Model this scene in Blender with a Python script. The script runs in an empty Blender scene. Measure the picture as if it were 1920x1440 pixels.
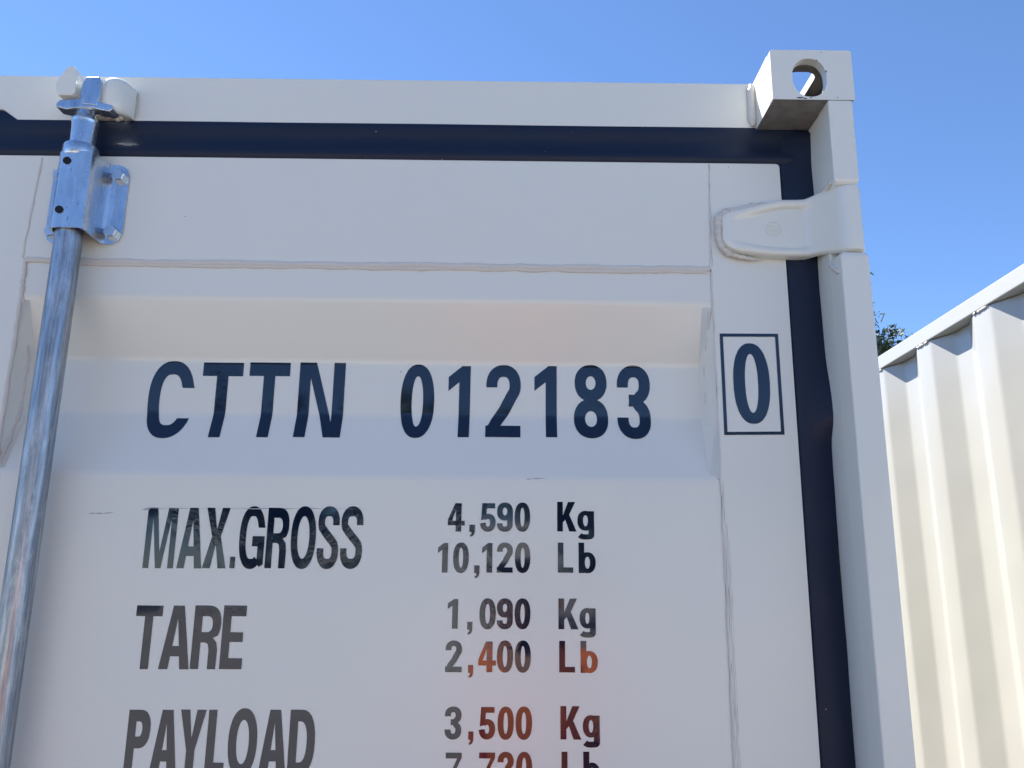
import bpy, bmesh, math, random
from mathutils import Vector, Matrix, noise
from mathutils.geometry import tessellate_polygon
random.seed(7)
S = bpy.context.scene
COL = S.collection
PI = math.pi

# ------------------------------------------------------------------ camera
cam_d = bpy.data.cameras.new('camera'); cam = bpy.data.objects.new('camera', cam_d); COL.objects.link(cam)
S.camera = cam
cam_d.sensor_width = 36.0; cam_d.sensor_fit = 'HORIZONTAL'
cam_d.lens = 36.0 * 1550 / 1920
cam_d.clip_start = 0.02; cam_d.clip_end = 3000
th = math.radians(13.16); ro = math.radians(0.65)
cu0 = Vector((0, -math.sin(th), math.cos(th))); cf = Vector((0, math.cos(th), math.sin(th)))
cr = math.cos(ro) * Vector((1, 0, 0)) + math.sin(ro) * cu0
cu = -math.sin(ro) * Vector((1, 0, 0)) + math.cos(ro) * cu0
M = Matrix((cr, cu, -cf)).transposed().to_4x4()
M.translation = Vector((0, -1.08, 1.55))
cam.matrix_world = M

# ------------------------------------------------------------------ light
SUN_EL = math.radians(56); SUN_A = math.radians(40)      # A: from -X towards +Y
sdir = Vector((-math.cos(SUN_EL) * math.cos(SUN_A), math.cos(SUN_EL) * math.sin(SUN_A), math.sin(SUN_EL)))
w = bpy.data.worlds.new('World'); S.world = w; w.use_nodes = True
wn = w.node_tree.nodes; wn.clear()
wo = wn.new('ShaderNodeOutputWorld'); bg = wn.new('ShaderNodeBackground'); sk = wn.new('ShaderNodeTexSky')
sk.sky_type = 'NISHITA'; sk.sun_disc = False
sk.sun_elevation = SUN_EL; sk.sun_rotation = math.atan2(sdir.x, sdir.y)
sk.air_density = 0.95; sk.dust_density = 0.0; sk.ozone_density = 8.0; sk.altitude = 1500
bg.inputs['Strength'].default_value = 0.075
w.node_tree.links.new(sk.outputs[0], bg.inputs['Color']); w.node_tree.links.new(bg.outputs[0], wo.inputs['Surface'])
sl = bpy.data.lights.new('sun', 'SUN'); sl.energy = 4.5; sl.angle = math.radians(0.5); sl.color = (1, .94, .86)
so = bpy.data.objects.new('sun', sl); COL.objects.link(so)
so.rotation_euler = sdir.to_track_quat('Z', 'Y').to_euler()
S.view_settings.view_transform = 'Standard'; S.view_settings.look = 'None'
S.view_settings.exposure = 1.66; S.view_settings.gamma = 1

# ------------------------------------------------------------------ materials
def mat(name, base, rough=.5, metal=0., spec=.5, coat=0., build=None):
    m = bpy.data.materials.new(name); m.use_nodes = True
    nt = m.node_tree; b = nt.nodes['Principled BSDF']
    b.inputs['Base Color'].default_value = (*base, 1); b.inputs['Roughness'].default_value = rough
    b.inputs['Metallic'].default_value = metal; b.inputs['Specular IOR Level'].default_value = spec
    b.inputs['Coat Weight'].default_value = coat; b.inputs['Coat Roughness'].default_value = .08
    if build: build(nt, b)
    return m
def node(nt, t, **k):
    n = nt.nodes.new(t)
    for a, v in k.items():
        if a in n.inputs: n.inputs[a].default_value = v
        else: setattr(n, a, v)
    return n
def coords(nt, scale=(1, 1, 1)):
    g = node(nt, 'ShaderNodeTexCoord'); mp = node(nt, 'ShaderNodeMapping'); mp.inputs['Scale'].default_value = scale
    nt.links.new(g.outputs['Object'], mp.inputs['Vector']); return mp.outputs[0]
def nz(nt, scale, detail=3, rough=.5, co=None, dist=0):
    n = node(nt, 'ShaderNodeTexNoise'); n.inputs['Scale'].default_value = scale; n.inputs['Detail'].default_value = detail
    n.inputs['Roughness'].default_value = rough; n.inputs['Distortion'].default_value = dist
    nt.links.new(co or coords(nt), n.inputs['Vector']); return n.outputs['Fac']
def ramp(nt, fac, stops):
    r = node(nt, 'ShaderNodeValToRGB'); e = r.color_ramp.elements
    e[0].position, e[0].color = stops[0][0], (*stops[0][1], 1); e[1].position, e[1].color = stops[-1][0], (*stops[-1][1], 1)
    for p, c in stops[1:-1]: q = e.new(p); q.color = (*c, 1)
    nt.links.new(fac, r.inputs['Fac']); return r.outputs['Color']
def mixc(nt, fac, a, b, mode='MIX'):
    m = node(nt, 'ShaderNodeMix', data_type='RGBA', blend_type=mode)
    for s, v in ((0, fac), (6, a), (7, b)):
        if isinstance(v, (int, float)): m.inputs[s].default_value = v
        elif isinstance(v, tuple): m.inputs[s].default_value = (*v, 1)
        else: nt.links.new(v, m.inputs[s])
    return m.outputs[2]
def mapr(nt, v, a, b, c, d):
    m = node(nt, 'ShaderNodeMapRange'); 
    for i, x in enumerate((a, b, c, d)): m.inputs[i + 1].default_value = x
    nt.links.new(v, m.inputs[0]); return m.outputs[0]
def bump(nt, b, layers):
    prev = None
    for h, st, di in layers:
        n = node(nt, 'ShaderNodeBump'); n.inputs['Strength'].default_value = st; n.inputs['Distance'].default_value = di
        nt.links.new(h, n.inputs['Height'])
        if prev: nt.links.new(prev, n.inputs['Normal'])
        prev = n.outputs[0]
    nt.links.new(prev, b.inputs['Normal'])

def paint_nodes(base, dirt, chips=True):
    def f(nt, b):
        co = coords(nt)
        big = nz(nt, 1.7, 4, .55, co); streak = nz(nt, 6, 4, .6, coords(nt, (1, 1, .12)))
        c = mixc(nt, mapr(nt, big, .1, .9, 0, .6), base, dirt)
        c = mixc(nt, mapr(nt, streak, .1, .95, 0, .14), c, tuple(x * .86 for x in base))
        if chips:
            v = node(nt, 'ShaderNodeTexVoronoi'); v.inputs['Scale'].default_value = 26
            nt.links.new(co, v.inputs['Vector'])
            sep = node(nt, 'ShaderNodeSeparateColor'); nt.links.new(v.outputs['Color'], sep.inputs[0])
            near = mapr(nt, v.outputs['Distance'], .015, .03, 1, 0)
            rare = mapr(nt, sep.outputs[0], .93, .935, 0, 1)
            mm = node(nt, 'ShaderNodeMath', operation='MULTIPLY'); nt.links.new(near, mm.inputs[0]); nt.links.new(rare, mm.inputs[1])
            c = mixc(nt, mm.outputs[0], c, (.10, .09, .10))
        nt.links.new(c, b.inputs['Base Color'])
        b.inputs['Roughness'].default_value = .30
        bump(nt, b, [(nz(nt, 2.6, 2, .5, co), .6, .014), (nz(nt, 120, 1, .5, co), .035, .0006)]); b.inputs['Specular IOR Level'].default_value = 1.0
    return f
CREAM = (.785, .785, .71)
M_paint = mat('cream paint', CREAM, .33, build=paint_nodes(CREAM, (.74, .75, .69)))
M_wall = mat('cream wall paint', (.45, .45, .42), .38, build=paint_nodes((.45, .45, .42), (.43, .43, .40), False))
def weld_n(nt, b): bump(nt, b, [(nz(nt, 90, 4, .6), .7, .002)])
M_weld = mat('painted weld', (.66, .63, .58), .42, build=weld_n)
M_gap = mat('dark seam', (.36, .35, .36), .7)
def rub(nt, b):
    nt.links.new(mapr(nt, nz(nt, 7, 4), .3, .7, .40, .58), b.inputs['Roughness'])
    bump(nt, b, [(nz(nt, 14, 3), .35, .004)])
    v = node(nt, 'ShaderNodeTexVoronoi'); v.inputs['Scale'].default_value = 40; nt.links.new(coords(nt), v.inputs['Vector'])
    sep = node(nt, 'ShaderNodeSeparateColor'); nt.links.new(v.outputs['Color'], sep.inputs[0])
    mm = node(nt, 'ShaderNodeMath', operation='MULTIPLY'); nt.links.new(mapr(nt, v.outputs['Distance'], .02, .035, 1, 0), mm.inputs[0])
    nt.links.new(mapr(nt, sep.outputs[1], .95, .96, 0, 1), mm.inputs[1])
    nt.links.new(mixc(nt, mm.outputs[0], (.005, .012, .036), (.4, .4, .4)), b.inputs['Base Color'])
M_rubber = mat('navy black rubber', (.006, .010, .024), .4, spec=.36, build=rub)
def vin(nt, b):
    co = coords(nt)
    mask = mapr(nt, nz(nt, 9, 2, .5, co), .52, .66, 0, 1)
    fine = nz(nt, 150, 3, .6, co, .4)
    mm = node(nt, 'ShaderNodeMath', operation='MULTIPLY'); nt.links.new(mask, mm.inputs[0]); nt.links.new(fine, mm.inputs[1])
    bump(nt, b, [(nz(nt, 2.6, 2, .5, co), .35, .006), (mm.outputs[0], .5, .0009)])
M_vinyl = mat('navy gloss vinyl', (.005, .012, .032), .045, spec=.68, build=vin)
def zinc(nt, b):
    co = coords(nt, (1, 1, .25))
    nt.links.new(mapr(nt, nz(nt, 40, 5, .65, co), .3, .7, .20, .34), b.inputs['Roughness'])
    c = ramp(nt, nz(nt, 55, 5, .7, co), [(.3, (.44, .49, .56)), (.55, (.62, .67, .73)), (.72, (.70, .74, .78))])
    sp = mapr(nt, nz(nt, 260, 2, .5, coords(nt, (1, 1, .5))), .70, .74, 0, .75)
    c = mixc(nt, sp, c, (.10, .10, .12)); nt.links.new(c, b.inputs['Base Color'])
    bump(nt, b, [(nz(nt, 25, 3, .5, co), .25, .002)])
M_zinc = mat('zinc plate', (.6, .66, .72), .26, .95, build=zinc)
def galv(nt, b):
    co = coords(nt, (1, 1, .05)); c2 = coords(nt, (1, 1, .30))
    c = ramp(nt, nz(nt, 190, 5, .7, co), [(.32, (.17, .20, .24)), (.5, (.31, .35, .40)), (.68, (.48, .52, .57))])
    pat = mapr(nt, nz(nt, 75, 6, .75, c2, .3), .50, .70, 0, .5)
    c = mixc(nt, pat, c, (.62, .67, .72)); nt.links.new(c, b.inputs['Base Color'])
    nt.links.new(mapr(nt, nz(nt, 90, 5, .7, c2), .3, .7, .28, .5), b.inputs['Roughness'])
    bump(nt, b, [(nz(nt, 80, 4, .6, co), .3, .0012)])
M_galv = mat('galvanised tube', (.4, .45, .5), .35, .9, build=galv)
M_hole = mat('inside of hole', (.01, .01, .015), .9)
def gnd(nt, b):
    co = coords(nt)
    c = ramp(nt, nz(nt, .35, 6, .65, co), [(.3, (.32, .31, .295)), (.7, (.43, .415, .395))])
    c = mixc(nt, mapr(nt, nz(nt, 60, 3, .6, co), .4, .6, 0, .4), c, (.20, .195, .185)); nt.links.new(c, b.inputs['Base Color'])
    bump(nt, b, [(nz(nt, 45, 4, .7, co), .8, .02)])
M_ground = mat('gravel lot', (.3, .29, .27), .95, spec=.2, build=gnd)

# ------------------------------------------------------------------ mesh helpers
def link(name, me, parent, m, loc=(0, 0, 0), smooth=None):
    o = bpy.data.objects.new(name, me); COL.objects.link(o)
    if m: me.materials.append(m)
    if parent: o.parent = parent
    o.location = loc
    if smooth is not None:
        for p in me.polygons: p.use_smooth = True
        try: me.set_sharp_from_angle(angle=math.radians(smooth))
        except Exception: pass
    return o
class MB:
    def __init__(s): s.v = []; s.f = []
    def add(s, vs, fs):
        n = len(s.v); s.v += [tuple(v) for v in vs]; s.f += [tuple(i + n for i in f) for f in fs]; return s
    def box(s, x0, x1, y0, y1, z0, z1):
        vs = [(x, y, z) for x in (x0, x1) for y in (y0, y1) for z in (z0, z1)]
        return s.add(vs, [(0, 1, 3, 2), (4, 6, 7, 5), (0, 4, 5, 1), (2, 3, 7, 6), (0, 2, 6, 4), (1, 5, 7, 3)])
    def plate(s, outer, holes, frame, t):
        """solid sheet: 2D outline (u,v) with holes, swept by t along w; frame maps (u,v,w)->xyz"""
        loops = [outer] + list(holes); pts = [p for l in loops for p in l]
        tri = tessellate_polygon([[Vector((u, v, 0)) for u, v in l] for l in loops]); n = len(pts)
        vs = [frame(u, v, 0) for u, v in pts] + [frame(u, v, t) for u, v in pts]
        fs = [tuple(f) for f in tri] + [tuple(i + n for i in reversed(f)) for f in tri]
        k = 0
        for l in loops:
            for i in range(len(l)):
                a, b = k + i, k + (i + 1) % len(l); fs.append((a, b, b + n, a + n))
            k += len(l)
        return s.add(vs, fs)
    def lathe(s, prof, seg=32, c=(0, 0, 0), axis='z', rot=None):
        """prof: (r, h) pairs"""
        vs = []
        for r, h in prof:
            for i in range(seg):
                a = 2 * PI * i / seg; p = (r * math.cos(a), r * math.sin(a), h)
                if axis == 'y': p = (p[0], p[2], p[1])
                vs.append((p[0] + c[0], p[1] + c[1], p[2] + c[2]))
        fs = [(j * seg + i, j * seg + (i + 1) % seg, (j + 1) * seg + (i + 1) % seg, (j + 1) * seg + i) for j in range(len(prof) - 1) for i in range(seg)]
        fs.append(tuple(range(seg))); fs.append(tuple((len(prof) - 1) * seg + i for i in range(seg)))
        return s.add(vs, fs)
    def tube(s, pts, rad, seg=8, jit=0., flat=1.):
        pts = [Vector(p) for p in pts]; vs = []; n = len(pts)
        for i, p in enumerate(pts):
            t = (pts[min(i + 1, n - 1)] - pts[max(i - 1, 0)]).normalized()
            a = t.cross(Vector((0, 1, 0))); a = a.normalized() if a.length > .1 else Vector((1, 0, 0)); b = t.cross(a).normalized()
            r = rad(i / (n - 1)) if callable(rad) else rad; r *= 1 + random.uniform(-jit, jit)
            for k in range(seg):
                g = 2 * PI * k / seg; vs.append(p + a * r * math.cos(g) + b * r * flat * math.sin(g))
        fs = [(j * seg + i, j * seg + (i + 1) % seg, (j + 1) * seg + (i + 1) % seg, (j + 1) * seg + i) for j in range(n - 1) for i in range(seg)]
        fs.append(tuple(range(seg))); fs.append(tuple((n - 1) * seg + i for i in range(seg)))
        return s.add(vs, fs)
    def grid(s, rows):
        n = len(rows[0]); vs = [p for r in rows for p in r]
        return s.add(vs, [(j * n + i, j * n + i + 1, (j + 1) * n + i + 1, (j + 1) * n + i) for j in range(len(rows) - 1) for i in range(n - 1)])
    def build(s, name, m, parent=None, loc=(0, 0, 0), bev=0, smooth=None, mirror=None, seg=2, recalc=True):
        me = bpy.data.meshes.new(name); vs = s.v
        if mirror is not None: vs = [(2 * mirror - x, y, z) for x, y, z in vs]
        me.from_pydata(vs, [], s.f)
        bm = bmesh.new(); bm.from_mesh(me); bmesh.ops.remove_doubles(bm, verts=bm.verts, dist=1e-5)
        if recalc: bmesh.ops.recalc_face_normals(bm, faces=bm.faces)
        elif mirror is not None: bmesh.ops.reverse_faces(bm, faces=bm.faces)
        if bev:
            es = [e for e in bm.edges if len(e.link_faces) == 2 and e.calc_face_angle(0) > math.radians(28)]
            bmesh.ops.bevel(bm, geom=es, offset=bev, segments=seg, affect='EDGES', profile=.5, clamp_overlap=True)
        bm.to_mesh(me); bm.free()
        o = link(name, me, parent, m, loc, smooth if smooth is not None else (40 if bev else None))
        if bev:
            wnm = o.modifiers.new('weighted normals', 'WEIGHTED_NORMAL'); wnm.keep_sharp = True; wnm.weight = 100
        return o
def bead(name, m, parent, pts, *ar, mirror=None, smooth=60, loc=(0, 0, 0), **k):
    return MB().tube(pts, *ar, **k).build(name, m, parent, loc=loc, smooth=smooth, mirror=mirror)
XZ = lambda y: (lambda u, v, w: (u, y + w, v))        # sheet facing -y, thickness towards +y
def tag(o, label=None, cat=None, group=None, kind=None):
    if label: o['label'] = label
    if cat: o['category'] = cat
    if group: o['group'] = group
    if kind: o['kind'] = kind
    return o
def empty(name, loc): 
    o = bpy.data.objects.new(name, None); COL.objects.link(o); o.location = loc; o.empty_display_size = .2; return o
def ell(cx, cz, rx, rz, n=40, p=2.0, a0=0, a1=2 * PI, close=False):
    out = []
    for i in range(n + (1 if close else 0)):
        a = a0 + (a1 - a0) * i / n; c, s_ = math.cos(a), math.sin(a)
        out.append((cx + rx * math.copysign(abs(c) ** (2 / p), c), cz + rz * math.copysign(abs(s_) ** (2 / p), s_)))
    return out
def rrect(x0, x1, z0, z1, r, n=6):
    out = []
    for cx, cz, a in ((x1 - r, z1 - r, 0), (x0 + r, z1 - r, PI / 2), (x0 + r, z0 + r, PI), (x1 - r, z0 + r, 1.5 * PI)):
        for i in range(n + 1): out.append((cx + r * math.cos(a + PI / 2 * i / n), cz + r * math.sin(a + PI / 2 * i / n)))
    return out

# ------------------------------------------------------------------ ground
g = MB(); R_ = 400
g.add([(-R_, -R_, 0), (R_, -R_, 0), (R_, R_, 0), (-R_, R_, 0)], [(0, 1, 2, 3)])
tag(g.build('ground', M_ground, recalc=False), kind='structure')
def dark_pad_nodes(nt, b):
    co = coords(nt); c = ramp(nt, nz(nt, 1.1, 5, .6, co), [(.3, (.045, .044, .045)), (.7, (.075, .072, .070))])
    c = mixc(nt, mapr(nt, nz(nt, 160, 2, .5, co), .55, .7, 0, .5), c, (.16, .155, .15)); nt.links.new(c, b.inputs['Base Color'])
    bump(nt, b, [(nz(nt, 130, 3, .6, co), .6, .006)])
M_dark_pad = mat('dark_pad', (.06, .06, .06), .9, spec=.3, build=dark_pad_nodes)
g = MB(); g.add([(-12, -3.4, .004), (8, -3.4, .004), (8, 6, .004), (-12, 6, .004)], [(0, 1, 2, 3)])  # unseen dark pad, added to cut ground bounce onto downward faces
tag(g.build('added_dark_pad', M_dark_pad, recalc=False), kind='structure')

# ------------------------------------------------------------------ container body (local: origin = front centre on the ground, y inward)
HW = 1.22
def body(root, L, H, phase, m, wallm, plain_front=True, welds=True):
    dp = .030
    for sx in (-1, 1):
        pts = [(.14, dp)]; y = phase - .278 * 6
        while y < L - .14:
            for dy, d in ((0, 0), (.072, 0), (.140, dp), (.210, dp)):
                if .16 < y + dy < L - .16: pts.append((y + dy, d))
            y += .278
        pts.append((L - .14, dp))
        fine = []
        for i, (yy, d) in enumerate(pts):            # round the folds
            if 0 < i < len(pts) - 1:
                a, c = pts[i - 1], pts[i + 1]
                la = math.hypot(a[0] - yy, a[1] - d); lc = math.hypot(c[0] - yy, c[1] - d); r = .008
                p0 = (yy + (a[0] - yy) * r / la, d + (a[1] - d) * r / la); p1 = (yy + (c[0] - yy) * r / lc, d + (c[1] - d) * r / lc)
                for t in (0, .33, .67, 1):
                    fine.append(tuple((1 - t) ** 2 * p0[k] + 2 * t * (1 - t) * (yy, d)[k] + t * t * p1[k] for k in (0, 1)))
            else: fine.append((yy, d))
        rows = []
        for z in (.14, H - .045):
            rows.append([(sx * (HW - .004 - d), yy, z) for yy, d in fine])
        for z in (H - .045, .14):
            rows.append([(sx * (HW - .006 - d), yy, z) for yy, d in fine])
        rows.append(rows[0])
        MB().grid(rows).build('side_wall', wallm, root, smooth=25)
        x0, x1 = sorted((sx * HW, sx * (HW - .06)))
        MB().box(x0, x1, .12, L - .12, H - .043, H - .002).build('top_side_rail', m, root, bev=.004)
        MB().box(x0, x1, .10, L - .10, .0, .14).build('bottom_side_rail', m, root, bev=.004)
        # rear post and castings
        MB().box(*sorted((sx * (HW - .002), sx * (HW - .11))), L - .12, L - .002, .12, H - .10).build('corner_post', m, root, bev=.004)
        for z0, z1 in ((0, .118), (H - .1, H)):
            MB().box(*sorted((sx * HW, sx * (HW - .12))), L - .14, L, z0, z1).build('corner_casting', m, root, bev=.005)
        # weld dribbles under the rail on each ridge
        y = phase - .278 * 6
        while y < L - .2 and welds:
            if y > .2: bead('weld_bead', M_weld, root, [(sx * (HW - .003), y + .006 + .06 * i / 12, H - .045 + random.uniform(-.001, .001)) for i in range(13)], .0028, 6, .3)
            y += .278
    rf = MB(); n = 12; rows = []
    for i in range(n * 4 + 1):
        yy = .1 + (L - .2) * i / (n * 4); rows.append([(-HW + .055, yy, H - .022 + (.012 if i % 4 < 2 else 0)), (HW - .055, yy, H - .022 + (.012 if i % 4 < 2 else 0))])
    rf.grid(rows).build('roof', wallm, root)
    MB().box(-HW + .11, HW - .11, L - .05, L - .01, .05, H - .02).build('end_wall', wallm, root, bev=.003)
    MB().box(-HW + .06, HW - .06, .1, L - .05, .10, .14).build('floor_pan', m, root)
    if plain_front:
        for sx in (-1, 1):
            MB().box(*sorted((sx * HW, sx * (HW - .10))), 0, .12, .12, H - .10).build('corner_post', m, root, bev=.004)
            for z0, z1 in ((0, .118), (H - .1, H)):
                MB().box(*sorted((sx * HW, sx * (HW - .12))), -.01, .14, z0, z1).build('corner_casting', m, root, bev=.005)
            d = MB().box(*sorted((sx * .01, sx * (HW - .11))), .03, .07, .16, H - .11).build('door', m, root, bev=.004)
            MB().lathe([(.018, .15), (.018, H - .1)], 16, (sx * .35, .0, 0)).build('locking_rod', M_galv, root, smooth=40)
        MB().box(-HW + .1, HW - .1, 0, .12, H - .09, H - .003).build('header_beam', m, root, bev=.004)
        MB().box(-HW + .1, HW - .1, 0, .12, .02, .14).build('sill', m, root, bev=.004)

# neighbour on the right
nb = empty('shipping_container', (1.09 + HW, -.0, .028)); nb.rotation_euler = (math.radians(-1.0), 0, 0)
tag(nb, 'sunlit cream container with upright corrugations and a white top rail, right of the lettered one', 'container')
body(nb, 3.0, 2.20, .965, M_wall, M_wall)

# ------------------------------------------------------------------ the lettered container
root = empty('shipping_container', (-.76, 0, 0))
tag(root, 'cream container end with dark blue lettering, black door seal and a steel locking rod', 'container')
O = (.76, 0, 0)          # geometry below is written in world metres
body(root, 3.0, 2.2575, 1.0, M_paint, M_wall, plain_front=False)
MIR = -.76
def both(mb, name, m, parent, **k):
    a = mb.build(name, m, parent, loc=O, **k); b = mb.build(name, m, parent, loc=O, mirror=MIR, **k); return a, b

# header beam, underside cut up around the centre
HB = MB()
ol = [(.352, 2.1865), (.352, 2.2595), (-1.872, 2.2595), (-1.872, 2.1865), (-.798, 2.1865), (-.776, 2.2035), (-.744, 2.2035), (-.722, 2.1865)]
HB.plate(ol, [], XZ(0), .11)
header = HB.build('header_beam', M_paint, root, loc=O, bev=.0022)
MB().box(-1.93, .41, .03, .10, .0, .15).build('sill', M_paint, root, loc=O, bev=.004)

# corner casting (hollow, oval hole in front, long hole on top, hole in the side)
def casting():
    x0, x1, y0, y1, z0, z1 = .3485, .4600, -.08, .06, 2.1835, 2.2595; t = .014
    c = MB()
    c.plate(rrect(x0, x1, z0, z1, .003, 3), [ell(.4005, 2.2171, .0232, .0292, 40, 2.25)], XZ(y0), t)
    q = [(y0 + t, z0 + .012), (y1, z0 + .012), (y1, z1), (y0 + t, z1)]
    c.plate(q, [], lambda u, v, w: (x0 + w, u, v), .012)
    c.plate(q, [ell(-.01, 2.218, .03, .022, 30, 2.3)], lambda u, v, w: (x1 - w, u, v), .012)
    xi0, xi1 = x0 + .012, x1 - .012
    flat = [(xi0, y0 + t), (xi1, y0 + t), (xi1, y1), (xi0, y1)]
    c.plate(flat, [rrect(.378, .4255, -.050, .035, .018, 6)], lambda u, v, w: (u, v, z1 - w), t)
    c.plate([(x0, y0 + t), (x1, y0 + t), (x1, y1), (x0, y1)], [], lambda u, v, w: (u, v, z0 + w), .012)
    c.box(xi0, xi1, y1 - .01, y1, z0 + .012, z1 - t)
    return c
castings = both(casting(), 'corner_casting', M_paint, root, bev=.0011)
for s_ in (None, MIR):
    MB().box(.345, .46, -.08, .06, 0, .118).build('corner_casting', M_paint, root, loc=O, bev=.004, mirror=s_)
# thinly sprayed underside and inside of the hollow castings: dark primer with pale overspray specks
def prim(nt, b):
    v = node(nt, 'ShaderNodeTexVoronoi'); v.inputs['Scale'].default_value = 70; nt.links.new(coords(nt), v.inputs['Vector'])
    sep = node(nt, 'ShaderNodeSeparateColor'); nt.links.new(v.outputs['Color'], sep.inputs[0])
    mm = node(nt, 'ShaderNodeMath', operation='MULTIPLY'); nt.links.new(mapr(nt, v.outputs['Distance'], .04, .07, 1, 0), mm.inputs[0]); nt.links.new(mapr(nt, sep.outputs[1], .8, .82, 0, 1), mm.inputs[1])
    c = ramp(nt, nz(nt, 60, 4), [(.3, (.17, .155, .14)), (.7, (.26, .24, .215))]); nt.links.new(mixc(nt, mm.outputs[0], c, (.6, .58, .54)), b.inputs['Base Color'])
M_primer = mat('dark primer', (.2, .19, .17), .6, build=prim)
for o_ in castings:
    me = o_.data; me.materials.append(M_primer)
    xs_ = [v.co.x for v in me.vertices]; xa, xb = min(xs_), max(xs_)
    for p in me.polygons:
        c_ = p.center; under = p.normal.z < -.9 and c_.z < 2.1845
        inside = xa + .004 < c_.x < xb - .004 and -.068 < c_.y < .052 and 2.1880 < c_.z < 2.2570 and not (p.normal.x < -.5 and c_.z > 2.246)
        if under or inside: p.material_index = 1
# flaked paint on the casting's edges
def flake(cx, cz, w_, h_, sd, y=-.0804):
    rnd = random.Random(sd); pts = [(cx + w_ * math.cos(q) * rnd.uniform(.5, 1), cz + h_ * math.sin(q) * rnd.uniform(.4, 1)) for q in [2 * PI * i / 11 for i in range(11)]]
    MB().plate(pts, [], XZ(y), .0003).build('paint_flake', M_flake, castR)
M_flake = mat('bare dark metal', (.055, .05, .055), .7)
castR = castings[0]
for i, q in enumerate(((.3855, 2.1862, .0060, .0013), (.3925, 2.1850, .0035, .0010), (.4005, 2.1862, .0022, .0008), (.4365, 2.1868, .0010, .0009), (.4118, 2.2435, .0014, .0012), (.4236, 2.2265, .0010, .0020), (.3775, 2.2258, .0008, .0009), (.4190, 2.2560, .0008, .0008))): flake(*q, i)
# fillet weld between header and casting
for s_ in (None, MIR): bead('weld_bead', M_weld, header, [(.3452 - .0012 * i / 30, -.0008 - .002 * i / 30, 2.2575 - .0695 * i / 30) for i in range(31)], lambda t: .0068 * min(1, .35 + t * 4, .35 + (1 - t) * 4), 12, .04, mirror=s_)
# corner post: profile in (x, y), with the flange cut away where hinges turn
PX0, PX1 = .4232, .4555
def post(z0, z1, front):
    p = [(PX0, front), (PX1, front), (PX1, .12), (PX1 - .01, .12), (PX0 - .012, .05), (PX0 - .012, .012), (PX0, .004)]
    return MB().plate(p, [], lambda u, v, w: (u, v, z0 + w), z1 - z0)
HINGES = (0, -.86, -1.62)
for s_ in (None, MIR):
    cpost = post(.118, 2.1832, -.044).build('corner_post', M_paint, root, loc=O, bev=.002, mirror=s_)
    edges = [2.1836] + [z for h in HINGES for z in (2.0600 + h, 1.9660 + h)] + [.118]
    for i in range(0, len(edges), 2):
        z1, z0 = edges[i], edges[i + 1]; xo = .0 if i == 0 else .003
        p = [(PX0 - .0006, -.0435), (PX0 - .0006, -.08), (PX1 + .0006 + xo, -.08), (PX1 + .0006 + xo, -.0435)]
        m_ = MB(); ch = .006
        rows = []
        for z, ins in ((z0, .004), (z0 + ch, 0), (z1 - ch, 0), (z1, .004)):
            if i == 0 and z > 2.17: ins = 0 if z == z1 else 0
            q = [(p[0][0], p[0][1]), (p[1][0] + ins, p[1][1] + ins), (p[2][0] - ins, p[2][1] + ins), (p[3][0], p[3][1])]
            rows.append([(a, b, z) for a, b in q + [q[0]]])
        m_.grid(rows); m_.add([r for r in rows[0][:4]], [(0, 1, 2, 3)]); m_.add([r for r in rows[3][:4]], [(0, 1, 2, 3)])
        m_.build('post_flange', M_paint, cpost, bev=.0022, mirror=s_)
    # weld smears where flange meets hinge recess
    for h in HINGES:
        for zz in (2.064 + h, 1.960 + h):
            bead('weld_bead', M_weld, cpost, [(PX0 + .001 - .002 * math.sin(i / 10 * PI), -.044 - .026 * i / 10, zz - (.02 if zz < 2 + h else -.004) * (i / 10)) for i in range(11)], .0035, 8, .35, mirror=s_)

# ------------------------------------------------------------------ door panel
ZT, ZB = 2.1305, .165
DXL, DXR, SL, SR = -.752, .3790, -.6760, .2748
RECS = [(1.920, 1.8395, 1.763, 1.6775), (1.16, 1.0795, 1.003, .9175), (.66, .5795, .503, .4175)]
DEP = .035
def lin(z):
    for a, b, c, d in RECS:
        if d <= z <= a:
            if z > b: return DEP * (a - z) / (a - b)
            if z > c: return DEP
            return DEP * (z - d) / (c - d)
    return 0.
def prof(z):                                  # folds rounded over +-5 mm
    return sum(lin(z + k * .0014) for k in range(-3, 4)) / 7 + .0016
ZL = sorted(set([ZB, ZT - .163] + [round(f_ + k * .0014, 5) for r in RECS for f_ in r for k in range(-4, 5)] + [r[3] - .1 for r in RECS]))
def door(s_):
    d = MB()
    bar = lambda x0, x1, z0, z1: d.plate([(x0, z0), (x1, z0), (x1, z1), (x0, z1)], [], XZ(0), .045)
    # frame as one ring, rounded outer corner
    ring = rrect(DXL, DXR, ZB - .012, ZT, .0055, 5); hole = [(SL, .24), (SR, .24), (SR, 1.969), (SL, 1.969)]
    d.plate(ring, [hole], XZ(0), .045)
    fr = d.build('door', M_paint, root, loc=O, bev=.0012, mirror=s_)
    p = MB(); xs = [SL + .0008, SL + .011, *[SL + .011 + (SR - SL - .026) * i / 8 for i in range(1, 8)], SR - .0145, SR - .0008]; rows = []
    for z in [z for z in ZL if .24 <= z <= 1.9685] + [1.9685]:
        rows.append([(x, prof(z) if 0 < i < len(xs) - 1 else .0016, z) for i, x in enumerate(xs)])
    p.grid(rows)
    p.build('panel', M_paint, fr, smooth=30, mirror=s_, recalc=False)
    bk = MB().box(DXL + .01, DXR - .01, .047, .05, ZB, ZT - .01); bk.build('inner_lining', M_wall, fr, mirror=s_)
    return fr
doorR = door(None); doorL = door(MIR)

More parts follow.
